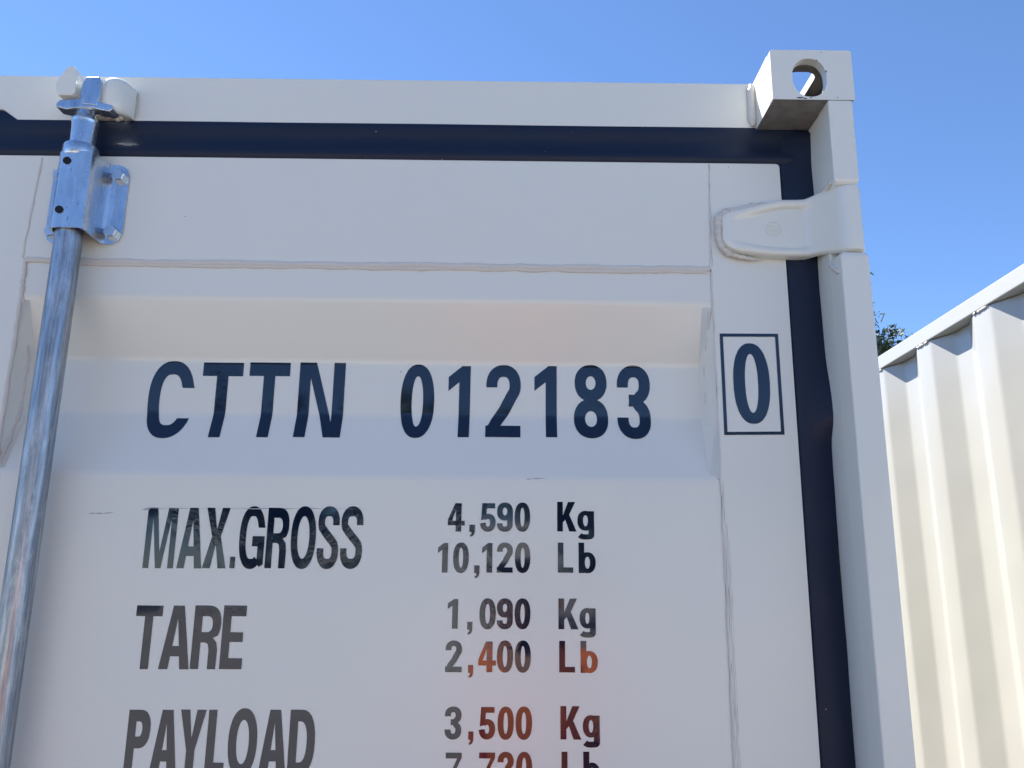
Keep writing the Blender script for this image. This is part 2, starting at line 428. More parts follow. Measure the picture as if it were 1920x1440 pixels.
# weld beads and cracks in the door
def wander(a, b, n, amp, seed):
    out = []
    for i in range(n + 1):
        t = i / n; x = a[0] + (b[0] - a[0]) * t; z = a[1] + (b[1] - a[1]) * t
        k = noise.noise(Vector((t * n * .22, seed, 0))) * amp + noise.noise(Vector((t * n * .9, seed, 3))) * amp * .4
        out.append((x, z, k))
    return out
for dr, s_ in ((doorR, None), (doorL, MIR)):
    def db(pts, *ar, **k): bead('weld_bead', M_weld, dr, pts, *ar, mirror=s_, **k)
    db([(x, .0004, z + k) for x, z, k in wander((SL - .001, 1.9715), (SR - .002, 1.9695), 130, .0018, 1.3)], .0042, 10, .10, .55)
    db([(x, .0006, z + k) for x, z, k in wander((SL + .06, 1.9665), (SR - .006, 1.9650), 120, .0022, 5.3)], .0026, 8, .22, .6)
    db([(x + k, .0004, z) for x, z, k in wander((SR, 1.964), (SR - .0005, .25), 260, .0016, 9.1)], .0013, 6, .22, .7)
    db([(x + k + .0045, -.0001, z) for x, z, k in wander((SR, 1.62), (SR, .25), 220, .0008, 4.1)], .0007, 6, .2, .4)
    db([(x + k, -.0001, z) for x, z, k in wander((SR + .003, 2.128), (SR - .002, 1.972), 30, .0008, 4.9)], .0010, 6, .2, .5)
    for a, b, c, e in RECS:                          # corner welds inside the recess ends
        for sx, off in ((SR - .0075, 0), (SL + .006, 1)):
            db([(sx + (.002 if off == 0 else -.001) * math.cos(i * .7) * .6 + (1 - q) * (.0065 if off == 0 else -.0045), .002 + q * .024, z)
                for i, z in enumerate([a - (a - e) * q / 60 for q in range(61)]) for q in [lin(z) / DEP]], .0034 if off else .0026, 8, .30)
    db([(x + k, .0006, z) for x, z, k in wander((SL - .002, 1.974), (SL, 1.93), 14, .002, 2.1)] + [(SL + k * .7, .001, z) for x, z, k in wander((SL, 1.93), (SL, .25), 150, .0015, 2.1)], .0030, 8, .25)
    db([(x + k, -.0002, z) for x, z, k in wander((SL - .0005, 2.127), (SL - .006, 1.974), 30, .0014, 7.1)], .0016, 6, .2, .5)
    def crack(a, b, n, amp, seed, wd):
        L_ = []; R2 = []
        for x, z, k in wander(a, b, n, amp, seed):
            ww = wd * max(.2, .6 + noise.noise(Vector((x * 60, z * 60, seed))) * 1.3)
            L_.append((x + k - ww, -.0009, z)); R2.append((x + k + ww, -.0009, z))
        MB().grid([L_, R2]).build('seam_line', M_gap, dr, mirror=s_, recalc=False)
    crack((SR + .0033, 2.129), (SR + .0012, 1.972), 40, .0012, 4.9, .00040)
    crack((SR + .0022, 1.676), (SR + .0015, .26), 240, .0014, 9.1, .00024)
    crack((SR + .0068, 1.60), (SR + .0062, .26), 180, .0009, 4.1, .00018)
    crack((SL + .002, 2.128), (SL - .005, 1.976), 40, .0020, 7.1, .00016)

# ------------------------------------------------------------------ rubber seal round the door
def seal(s_):
    m_ = MB()
    # top strip: cross-section swept along x
    def sec_top(x): return [(x, .004, 2.1275), (x, -.001, 2.1315), (x, -.0035, 2.140), (x, .0005, 2.150), (x, .0012, 2.170), (x, -.003, 2.180), (x, -.001, 2.1868), (x, .02, 2.1872)]
    xs = [-.76 + .001 + (.425 + .76) * i / 60 for i in range(61)]
    rows = []
    for x in xs:
        k = noise.noise(Vector((x * 3.1, 0, 2))) * .0010
        e = 0 if x < .40 else .0006
        up = .017 if x < -.744 else (.017 * (-.722 - x) / .022 if x < -.722 else 0)
        rows.append([(a, b, c + (k if i not in (0, 7) else 0) + (up if i >= 5 else 0)) for i, (a, b, c) in enumerate(sec_top(x))])
    m_.grid(rows)
    return m_.build('door_seal', M_rubber, root, loc=O, smooth=60, mirror=s_, recalc=False)
def lip(z):      # wavy outer lip that rides up on the post
    if z > 2.17: return .4225 + .010 * min(1, (2.186 - z) / .012)
    k = .4315 - .0035 * min(1, max(0, (2.165 - z) / .04))
    u = min(1, max(0, (2.06 - z) / .12)); v = min(1, max(0, (1.74 - z) / .05))
    b = .4285 - .0032 * u - .0014 * v + .0006 * math.sin(z * 31)
    bump_ = .0120 * math.exp(-((z - 1.765) / .052) ** 2) if z > 1.765 else .0120 * math.exp(-((z - 1.765) / .022) ** 2)
    return (k if z > 2.14 else b if z < 2.10 else b + (k - b) * (z - 2.10) / .04) + bump_ - .0004
def seal_v(s_):
    rows = []
    zs = [2.1870 - (2.187 - .16) * i / 300 for i in range(301)]
    for z in zs:
        r = lip(z); e = DXR + .0002
        f_ = .020 if r < .4240 else .020 + (r - .4240) * 2.5
        y = lambda t: .002 - .004 * math.sin(t * PI) ** 2 - .020 * max(0, (r - .4238)) / .012 * t ** 2
        rows.append([(e - .003, .02, z), (e, .003, z)] + [(e + (r - e) * t, y(t) + (-.0015 if t in (.15, .85) else 0), z) for t in (.15, .3, .5, .7, .85)] + [(r, y(1) + .001, z), (r + .0015, .03, z)])
    m_ = MB().grid(rows)
    return m_.build('door_seal', M_rubber, root, loc=O, smooth=60, mirror=s_, recalc=False)
for s_ in (None, MIR): seal(s_); seal_v(s_)
MB().box(-.768, -.752, .002, .03, .16, 2.20).build('centre_seal', M_rubber, root, loc=O, bev=.002)
MB().box(-1.93, .41, .03, .034, 2.10, 2.20).build('header_rebate', M_rubber, root, loc=O)

# ------------------------------------------------------------------ hinges
def hinge(h, s_):
    # stations along x: top z, bottom z, y of the plate's front
    st = [(.2895, 2.0390, 2.0120, -.0125), (.2903, 2.0430, 2.0070, -.0142), (.2925, 2.0462, 2.0020, -.0152), (.2965, 2.0482, 1.9968, -.0157), (.3030, 2.0505, 1.9925, -.016),
          (.312, 2.0530, 1.9895, -.016), (.335, 2.0590, 1.9865, -.016), (.355, 2.0645, 1.9845, -.016), (.373, 2.0687, 1.9836, -.016), (.395, 2.0690, 1.9838, -.016), (.4040, 2.0690, 1.9838, -.0175),
          (.4095, 2.0689, 1.9835, -.024), (.4145, 2.0684, 1.9820, -.034), (.4195, 2.0670, 1.9795, -.046), (.4240, 2.0650, 1.9760, -.058), (.4275, 2.0630, 1.9725, -.068), (.4310, 2.0608, 1.9700, -.0755),
          (.4350, 2.0597, 1.9680, -.0795), (.4395, 2.0594, 1.9674, -.0815), (.4480, 2.0594, 1.9674, -.0815), (.4530, 2.0594, 1.9674, -.0795), (.4575, 2.0594, 1.9674, -.0735), (.4590, 2.0594, 1.9674, -.062), (.4580, 2.0594, 1.9674, -.047)]
    rows = []
    for x, zt, zb, y in st:
        rim = .0042 * min(1, max(0, (x - .300) / .03)) * min(1, max(0, (.425 - x) / .02))
        bk = min(y + .015, .0) if x < .41 else y + .014
        if x > .432: bk = -.046
        w_ = .014
        sec = [(bk, zt), (y + .004, zt - .0002), (y + .0006, zt - .0014), (y - rim * .3, zt - .004), (y, zt - w_ * .80), (y + rim, zt - w_), (y + rim, zt - w_ - .004),
               (y + rim, (zt + zb) / 2), (y + rim, zb + w_ + .003), (y + rim, zb + w_), (y, zb + w_ * .80), (y - rim * .3, zb + .004), (y + .0006, zb + .0014), (y + .004, zb + .0002), (bk, zb)]
        rows.append([(x, a, b + h) for a, b in sec + [sec[0]]])
    m_ = MB().grid(rows); m_.add(rows[0][:-1], [tuple(range(15))]); m_.add(rows[-1][:-1], [tuple(range(15))])
    hg = m_.build('hinge', M_paint, root, loc=O, smooth=50, mirror=s_)
    # stamped maker's roundel
    e = MB(); cx, cz, y = .3597, 2.0250 + h, -.0122
    ringp = [(cx + (.0104) * math.cos(a), y, cz + .0104 * math.sin(a)) for a in [2 * PI * i / 28 for i in range(29)]]
    e.tube(ringp, .0007, 6)
    for x0, z0, x1, z1 in ((-.0035, .0032, -.0008, .0034), (-.004, .0008, -.001, .001), (-.0035, -.0016, -.0005, -.0014), (.0005, .0026, .0036, .0028), (.001, .0004, .0044, .0006), (.0002, -.002, .0038, -.0018), (-.0022, -.0042, .002, -.004), (-.0006, .003, -.0002, -.002)):
        e.tube([(cx + x0 * 1.6, y, cz + z0 * 1.6), (cx + x1 * 1.6, y, cz + z1 * 1.6)], .0006, 6)
    e.build('roundel', M_paint, hg, smooth=50, mirror=s_)
    b = MB()
    pts = [(.372, -.004, 2.0690), (.352, -.005, 2.0650), (.330, -.006, 2.0595), (.312, -.006, 2.0550), (.300, -.006, 2.0520), (.2925, -.006, 2.0495), (.2882, -.006, 2.0440), (.2868, -.006, 2.034),
           (.2862, -.006, 2.024), (.2866, -.006, 2.012), (.2885, -.006, 2.003), (.2935, -.006, 1.995), (.301, -.006, 1.9895), (.312, -.006, 1.986), (.330, -.006, 1.983), (.348, -.006, 1.9805)]
    fine = []
    for i in range(len(pts) - 1):
        for k in range(5):
            t = k / 5; fine.append(tuple(pts[i][c] + (pts[i + 1][c] - pts[i][c]) * t + (random.uniform(-.0009, .0009)) for c in range(3)))
    fine = [(x, y, z + h) for x, y, z in fine]
    b.tube(fine, lambda t: (.0036 + .0026 * math.sin(min(1, t * 1.2) * PI)) * min(1, .2 + t * 9, .2 + (1 - t) * 9), 8, .22)
    b.build('weld_bead', M_weld, hg, smooth=60, mirror=s_)
for h in HINGES:
    for s_ in (None, MIR): hinge(h, s_)

# ------------------------------------------------------------------ lettering
# (character, x0, x1, z0, z1) in metres on the door
ROWS = {
'CTTN': [('C', -0.5016, -0.4391, 1.7272, 1.8384), ('T', -0.4294, -0.3736, 1.7294, 1.8368), ('T', -0.3647, -0.3085, 1.7302, 1.8376), ('N', -0.295, -0.2317, 1.731, 1.8384)] ,
'012183': [('0', -0.1534, -0.1071, 1.7316, 1.8374), ('1', -0.0879, -0.0576, 1.7336, 1.8358), ('2', -0.0356, 0.0121, 1.7343, 1.838), ('1', 0.0311, 0.062, 1.735, 1.8372), ('8', 0.0855, 0.1325, 1.7341, 1.8394), ('3', 0.1453, 0.1911, 1.7337, 1.8394)] ,
'box0': [('0', 0.2972, 0.3462, 1.7518, 1.863)] ,
'MAX.GROSS': [('M', -0.4689, -0.4299, 1.5563, 1.6327), ('A', -0.4256, -0.3938, 1.5566, 1.6331), ('X', -0.393, -0.3629, 1.557, 1.6335), ('.', -0.3579, -0.3515, 1.5573, 1.5716), ('G', -0.3483, -0.3159, 1.5565, 1.6361), ('R', -0.3134, -0.2853, 1.5579, 1.6344), ('O', -0.2821, -0.2502, 1.5573, 1.6368), ('S', -0.2479, -0.2205, 1.5576, 1.6372), ('S', -0.2181, -0.1899, 1.558, 1.6375)] ,
'TARE': [('T', -0.47, -0.4367, 1.4339, 1.5103), ('A', -0.4356, -0.3977, 1.4342, 1.5106), ('R', -0.3963, -0.3621, 1.4347, 1.5111), ('E', -0.36, -0.3313, 1.435, 1.5115)] ,
'PAYLOAD': [('P', -0.4651, -0.4372, 1.3128, 1.3865), ('A', -0.4342, -0.4014, 1.3131, 1.3868), ('Y', -0.4019, -0.3705, 1.3135, 1.3873), ('L', -0.3672, -0.3445, 1.3138, 1.3875), ('O', -0.3411, -0.3059, 1.3123, 1.3897), ('A', -0.3024, -0.2689, 1.3145, 1.3883), ('D', -0.2672, -0.2354, 1.3149, 1.3887)] ,
'4,590': [('4', -0.0809, -0.059, 1.6067, 1.643), (',', -0.0529, -0.0457, 1.6005, 1.6156), ('5', -0.0391, -0.0191, 1.6068, 1.6434), ('9', -0.0174, 0.003, 1.607, 1.6446), ('0', 0.0054, 0.0254, 1.6073, 1.6448)] ,
'Kg 1': [('K', 0.0605, 0.0854, 1.6083, 1.6462), ('g', 0.0866, 0.1081, 1.5984, 1.6357)] ,
'10,120': [('1', -0.0925, -0.0796, 1.5549, 1.592), ('0', -0.0728, -0.0528, 1.5545, 1.5929), (',', -0.0456, -0.0388, 1.5485, 1.5644), ('1', -0.0357, -0.0227, 1.5555, 1.5926), ('2', -0.0168, 0.0035, 1.5557, 1.5935), ('0', 0.0063, 0.026, 1.5554, 1.5938)] ,
'Lb 1': [('L', 0.0612, 0.0808, 1.5565, 1.5941), ('b', 0.0878, 0.1094, 1.5563, 1.5944)] ,
'1,090': [('1', -0.078, -0.0649, 1.4863, 1.5225), (',', -0.0528, -0.0464, 1.4794, 1.4949), ('0', -0.0377, -0.0172, 1.4861, 1.5237), ('9', -0.0157, 0.0043, 1.4863, 1.5239), ('0', 0.0066, 0.0265, 1.4866, 1.5242)] ,
'Kg 2': [('K', 0.0619, 0.0871, 1.4872, 1.5246), ('g', 0.0885, 0.1087, 1.4774, 1.514)] ,
'2,400': [('2', -0.0792, -0.0586, 1.4345, 1.4722), (',', -0.0506, -0.0443, 1.4281, 1.4432), ('4', -0.0379, -0.0161, 1.435, 1.4714), ('0', -0.015, 0.0052, 1.4346, 1.4729), ('0', 0.0075, 0.0273, 1.4348, 1.4731)] ,
'Lb 2': [('L', 0.0628, 0.0823, 1.4357, 1.4731), ('b', 0.0894, 0.1105, 1.4354, 1.4734)] ,
'3,500': [('3', -0.0776, -0.0573, 1.3564, 1.3944), (',', -0.0485, -0.0424, 1.3506, 1.3658), ('5', -0.0358, -0.0159, 1.3569, 1.3942), ('0', -0.0129, 0.0069, 1.3568, 1.395), ('0', 0.0092, 0.0293, 1.357, 1.3953)] ,
'Kg 3': [('K', 0.0641, 0.0895, 1.358, 1.3963), ('g', 0.0915, 0.1122, 1.3491, 1.3869)] ,
'7,720': [('7', -0.0754, -0.056, 1.3043, 1.3416), (',', -0.0466, -0.0405, 1.298, 1.3134), ('7', -0.0347, -0.0154, 1.3047, 1.3421), ('2', -0.0123, 0.0072, 1.305, 1.3432), ('0', 0.0101, 0.0298, 1.3046, 1.3434)] ,
'Lb 3': [('L', 0.0653, 0.0847, 1.3058, 1.344), ('b', 0.0918, 0.1121, 1.3055, 1.3443)] ,
}
def sweep(path, sv, sh, e0=None, e1=None):
    """stroke outline with an elliptical nib; e0/e1 override the normal at the ends so they cut square"""
    n = len(path); L_, R2 = [], []
    for i, (x, z) in enumerate(path):
        a = path[max(i - 1, 0)]; b = path[min(i + 1, n - 1)]; tx, tz = b[0] - a[0], b[1] - a[1]; l = math.hypot(tx, tz) or 1
        nx, nz_ = -tz / l, tx / l
        if i == 0 and e0: nx, nz_ = e0
        if i == n - 1 and e1: nx, nz_ = e1
        L_.append((x + nx * sv / 2, z + nz_ * sh / 2)); R2.append((x - nx * sv / 2, z - nz_ * sh / 2))
    return ('strip', L_, R2)
def spl(pts, n=9):
    out = []; P = [pts[0]] + pts + [pts[-1]]
    for i in range(1, len(P) - 2):
        p0, p1, p2, p3 = P[i - 1:i + 3]
        for k in range(n):
            t = k / n
            out.append(tuple(.5 * (2 * p1[c] + (p2[c] - p0[c]) * t + (2 * p0[c] - 5 * p1[c] + 4 * p2[c] - p3[c]) * t * t + (3 * p1[c] - p0[c] - 3 * p2[c] + p3[c]) * t ** 3) for c in (0, 1)))
    out.append(pts[-1]); return out
def poly(o, *h): return ('poly', o, list(h))
def ring(cx, cz, rx, rz, sv, sh, p=2.35): return poly(ell(cx, cz, rx, rz, 44, p), ell(cx, cz, rx - sv, rz - sh, 44, max(2.0, p - .15)))
def dcurve(x0, xm, x1, z0, z1, n=14):      # right-hand bowl: from (x0,z1) right, round, back to (x0,z0)
    rz = (z1 - z0) / 2; cz = (z0 + z1) / 2
    return [(x0, z1), (xm, z1)] + [(xm + (x1 - xm) * abs(math.cos(a)) ** .85 , cz + rz * math.copysign(abs(math.sin(a)) ** .85, math.sin(a))) for a in [PI / 2 - PI * i / n for i in range(1, n)]] + [(xm, z0), (x0, z0)]
def glyph(c, w, h, sv, sh):
    cx = w / 2; a, b = sv / 2, sh / 2
    if c in '0O': return [ring(cx, h / 2, cx, h / 2, sv, sh, 2.25 if c == 'O' else 2.3)]
    if c == '1': return [poly([(w, 0), (w, h), (w - sv * .75, h), (0, h * .845), (0, h * .65), (w - sv, h * .775), (w - sv, 0)])]
    if c == 'T': return [poly([(cx - a, 0), (cx + a, 0), (cx + a, h - sh), (w, h - sh), (w, h), (0, h), (0, h - sh), (cx - a, h - sh)])]
    if c == 'L': return [poly([(0, 0), (w, 0), (w, sh), (sv, sh), (sv, h), (0, h)])]
    if c == 'E': return [poly([(0, 0), (w * .97, 0), (w * .97, sh), (sv, sh), (sv, h / 2 - b * .9), (w * .92, h / 2 - b * .9), (w * .92, h / 2 + b * .9), (sv, h / 2 + b * .9), (sv, h - sh), (w, h - sh), (w, h), (0, h)])]
    if c == 'N': return [poly([(0, 0), (sv, 0), (sv, h * .80), (w - sv * 1.45, 0), (w, 0), (w, h), (w - sv, h), (w - sv, h * .205), (sv * 1.45, h), (0, h)])]
    if c == 'M': return [poly([(0, 0), (sv * .9, 0), (sv * .9, h * .84), (cx - sv * .42, 0), (cx + sv * .42, 0), (w - sv * .9, h * .84), (w - sv * .9, 0), (w, 0), (w, h), (w - sv * 1.5, h), (cx, h * .26), (sv * 1.5, h), (0, h)])]
    if c == 'A':
        k = sv * 1.12; t0, t1 = cx - sv * .66, cx + sv * .66
        inx = lambda z: t0 * z / h + k * (1 - z / h) + (sv * .0)
        l = lambda z: (k + (cx - k) * (z / (h * .80)), z)
        r = lambda z: (w - k + (cx - w + k) * (z / (h * .80)), z)
        zc0, zc1 = h * .20, h * .20 + sh * .95
        return [poly([(0, 0), (k, 0), l(zc0), r(zc0), (w - k, 0), (w, 0), (t1, h), (t0, h)], [l(zc1), (cx, h * .80), r(zc1)])]
    if c == 'X':
        k = sv * 1.2; q = .30 * sv
        return [poly([(0, 0), (k, 0), (cx, h * .40), (w - k, 0), (w, 0), (cx + k * .55, h * .52), (w, h), (w - k, h), (cx, h * .63), (k, h), (0, h), (cx - k * .55, h * .52)])]
    if c == 'Y':
        k = sv * 1.12
        return [poly([(cx - a, 0), (cx + a, 0), (cx + a, h * .37), (w, h), (w - k, h), (cx, h * .545), (k, h), (0, h), (cx - a, h * .37)])]
    if c == 'K':
        k = sv * 1.30
        return [poly([(0, 0), (sv, 0), (sv, h * .30), (sv * 1.45, h * .40), (w - k, 0), (w, 0), (sv * 2.15, h * .565), (w * .93, h), (w * .93 - k * .95, h), (sv, h * .535), (sv, h), (0, h)])]
    if c == '4':
        zx = h * .215; x1 = w - sv * .62 - a
        return [poly([(x1 - a, 0), (x1 + a, 0), (x1 + a, zx), (w, zx), (w, zx + sh * .9), (x1 + a, zx + sh * .9), (x1 + a, h), (x1 - a * 1.3, h), (0, zx + sh * 1.1), (0, zx), (x1 - a, zx)], [(x1 - a, zx + sh * .9), (x1 - a, h * .76), (sv * .75, zx + sh * .9)])]
    if c == '7': return [poly([(w * .16, 0), (w * .16 + sv * 1.08, 0), (w * .62, h * .45), (w, h * .84), (w, h), (0, h), (0, h - sh), (w * .72, h - sh), (w * .36, h * .42)])]
    if c == '.': return [poly([(0, 0), (w, 0), (w, h), (0, h)])]
    if c == ',': return [poly([(0, h * .38), (w * .40, h * .38), (w * .40, h * .22), (w * .12, h * .14), (w * .12, 0), (w * .55, h * .03), (w * .85, h * .16), (w, h * .38), (w, h), (0, h)])]
    if c == 'P':
        return [poly([(0, 0), (sv, 0)] + [(p[0], p[1]) for p in reversed(dcurve(sv, w * .52, w, h * .40, h))][0:-1] + [(sv, h), (0, h)], dcurve(sv, w * .50, w - sv, h * .40 + sh, h - sh))]
    if c == 'R':
        top = [p for p in reversed(dcurve(sv, w * .52, w, h * .43, h))]
        mid = [q for q in top if q[1] > h * .50 and q[0] > sv + 1e-6]
        return [poly([(0, 0), (sv, 0), (sv, h * .415), (w * .48, h * .415), (w * .58, h * .39), (w * .62, h * .30), (w * .62, 0), (w * .62 + sv, 0), (w * .63 + sv, h * .30), (w * .88, h * .42), (w * .74, h * .485)] + mid + [(0, h)], dcurve(sv, w * .50, w - sv, h * .415 + sh * .95, h - sh))]
    if c == 'D': return [poly([(0, 0)] + list(reversed(dcurve(0, w * .45, w, 0, h))) [1:], dcurve(sv, w * .42, w - sv, sh, h - sh))]
    def arc(ccx, ccz, rx, rz, d0, d1, n=22, p=2.25):
        return ell(ccx, ccz, rx, rz, n, p, math.radians(d0), math.radians(d1), True)
    if c in 'CG':
        p = [(w - a, h * .655)] + arc(cx, h / 2, cx - a, h / 2 - b, 24, 360 - (30 if c == 'C' else 52), 60, 2.4)
        if c == 'C': return [sweep(p, sv, sh, (-1, 0), (-1, 0))]
        return [sweep(p, sv, sh, (-1, 0)), poly([(w - sv, h * .085), (w - sv * .55, h * .035), (w, h * .075), (w, h * .52), (w * .52, h * .52), (w * .52, h * .52 - sh), (w - sv, h * .52 - sh)])]
    if c == 'S':
        zt, zb = h * .745, h * .275
        p = [(w - a, h * .695)] + arc(cx, zt, cx - a, h - b - zt, 4, 205) + [(w * .36, h * .575), (cx, h * .515), (w * .66, h * .455)] + arc(cx, zb, cx - a, zb - b, 32, -176) + [(a, h * .325)]
        return [sweep(p, sv, sh, (-1, 0), (-1, 0))]
    if c == '3':
        u = [(a, h * .70)] + arc(cx, h * .735, cx - a, h * .265 - b, 178, -58) + [(w * .58, h * .528), (w * .36, h * .525)]
        l = [(w * .36, h * .525), (w * .56, h * .518)] + arc(cx, h * .275, cx - a, h * .275 - b, 58, -178) + [(a, h * .30)]
        return [sweep(u, sv, sh, (-1, 0)), sweep(l, sv, sh, None, (-1, 0))]
    if c == '2':
        u = [(a, h * .69)] + arc(cx, h * .715, cx - a, h * .285 - b, 178, -18) + [(w - a * 1.7, h * .56), (w * .52, h * .37), (w * .30, h * .215), (a * 1.15, sh * .75)]
        return [sweep(u, sv, sh, (-1, 0), (1, 0)), poly([(0, 0), (w, 0), (w, sh), (0, sh)])]
    if c == '5':
        l = arc(cx, h * .315, cx - a, h * .315 - b, 142, -178) + [(a, h * .29)]
        return [sweep(l, sv, sh, None, (-1, 0)), poly([(w * .06, h * .40), (sv * 1.0, h * .44), (w * .10 + sv * .9, h - sh), (w * .95, h - sh), (w * .95, h), (w * .12, h)])]
    if c == '8': return [ring(cx, h * .755, cx * .94, h * .245, sv, sh * .95, 2.2), ring(cx, h * .27, cx, h * .27, sv, sh, 2.2)]
    if c == '9':
        t = [(w - a, h * .70), (w - a, h * .5), (w - a, h * .36)] + arc(cx, h * .27, cx - a, h * .27 - b, -2, -178) + [(a, h * .285)]
        return [ring(cx, h * .69, cx, h * .31, sv, sh, 2.25), sweep(t, sv, sh, (1, 0), (-1, 0))]
    if c == 'g':
        zb = h * .30; t = spl([(w - a, h * .96), (w - a, h * .5), (w - a, h * .20), (w * .78, b * 1.2), (cx, b), (w * .28, b * 1.1), (w * .14, h * .14)])
        return [ring(cx * .97, (h * .98 + zb) / 2, cx * .97, (h * .98 - zb) / 2, sv, sh * .85, 2.2), poly([(w - sv, h * .5), (w, h * .5), (w, h * .97), (w - sv, h * .97)]), sweep(t[9:], sv, sh, (1, 0), (-.7, -.7))]
    if c == 'b': return [poly([(0, 0), (sv, 0), (sv, h), (0, h)]), ring(cx + w * .02, h * .34, cx * .98, h * .345, sv, sh * .85, 2.2)]
    return []
def lettering(items, sv, sh, parent, name='lettering', label=None, extra=None):
    bm = bmesh.new(); lay = 0
    def emit(pieces, x0, z0):
        nonlocal lay
        for pc in pieces:
            lay += 1; off = (lay % 5) * .00006
            if pc[0] == 'strip':
                L_, R2 = pc[1], pc[2]; va = [bm.verts.new((x0 + x, off, z0 + z)) for x, z in L_]; vb = [bm.verts.new((x0 + x, off, z0 + z)) for x, z in R2]
                for i in range(len(va) - 1):
                    try: bm.faces.new((va[i], va[i + 1], vb[i + 1], vb[i]))
                    except ValueError: pass
            else:
                loops = [pc[1]] + pc[2]; pts = [p for l in loops for p in l]
                tri = tessellate_polygon([[Vector((u, v, 0)) for u, v in l] for l in loops])
                vs = [bm.verts.new((x0 + u, off, z0 + v)) for u, v in pts]
                for t in tri:
                    try: bm.faces.new([vs[i] for i in t])
                    except ValueError: pass
    for c, x0, x1, z0, z1 in items: emit(glyph(c, x1 - x0, z1 - z0, sv, sh), x0, z0)
    if extra: emit(extra, 0, 0)
    zmin = min(v.co.z for v in bm.verts); zmax = max(v.co.z for v in bm.verts)
    for z in ZL:
        if zmin < z < zmax:
            bmesh.ops.bisect_plane(bm, geom=bm.verts[:] + bm.edges[:] + bm.faces[:], plane_co=(0, 0, z), plane_no=(0, 0, 1), dist=1e-6)
    for v in bm.verts:
        base = prof(v.co.z) if v.co.x < SR - .012 else 0.0
        v.co.y = base - .0004 - v.co.y
    for f_ in bm.faces:
        f_.normal_update()
        if f_.normal.y > 0: f_.normal_flip()
    me = bpy.data.meshes.new(name); bm.to_mesh(me); bm.free()
    o = link(name, me, parent, M_vinyl, smooth=25)
    if label: o['label'] = label
    return o
SPEC = {'CTTN': (.0158, .0192), '012183': (.0153, .0170), 'box0': (.0158, .0150), 'MAX.GROSS': (.0083, .0128), 'TARE': (.0103, .0130), 'PAYLOAD': (.0100, .0135)}
NAMES = {'CTTN': 'owner code letters CTTN in navy vinyl', '012183': 'serial number 012183 in navy vinyl', 'MAX.GROSS': 'words MAX.GROSS in tall navy letters', 'TARE': 'word TARE in tall dark letters', 'PAYLOAD': 'word PAYLOAD cut by the bottom of the photo'}
for k, items in ROWS.items():
    sv, sh = SPEC.get(k, (.0072, .0066))
    if k == 'box0':
        bo = [(0.2817, 1.7364), (0.3615, 1.7378), (0.3614, 1.8769), (0.2818, 1.8763)]
        t = .0044; bi = [(bo[0][0] + t, bo[0][1] + t * .95), (bo[1][0] - t, bo[1][1] + t * .95), (bo[2][0] - t, bo[2][1] - t), (bo[3][0] + t, bo[3][1] - t)]
        lettering(items, sv, sh, doorR, 'check_digit', 'boxed digit 0 on the door stile', extra=[poly(bo, bi)])
    else: lettering(items, sv, sh, doorR, 'lettering', NAMES.get(k, 'figures or unit %s in small dark vinyl' % (k[:2] if k[:2] in ('Kg', 'Lb') else k)))
# torn vinyl edge above MAX.GROSS and a few scuffs
M_scuff = mat('grey scuff', (.42, .41, .43), .6)
def scuff(x0, z0, x1, z1, wd):
    n = 24; a = []; b = []
    for i in range(n + 1):
        t = i / n; x = x0 + (x1 - x0) * t; z = z0 + (z1 - z0) * t + noise.noise(Vector((x * 60, z0, 1))) * .0012; ww = wd * (.15 + abs(noise.noise(Vector((x * 90, 4, z0)))) * 2) * min(1, (1 - t) * 6, t * 6 + .2)
        a.append((x, .0011, z - ww)); b.append((x, .0011, z + ww))
    MB().grid([a, b]).build('scuff', M_scuff, doorR, recalc=False)
scuff(-.474, 1.6318, -.18, 1.6345, .0005); scuff(-.478, 1.6290, -.466, 1.6318, .0010); scuff(-.548, 1.6235, -.512, 1.6262, .0008); scuff(.145, 1.668, .150, 1.640, .0004)
scuff(.02, 1.6745, .045, 1.6765, .0010)

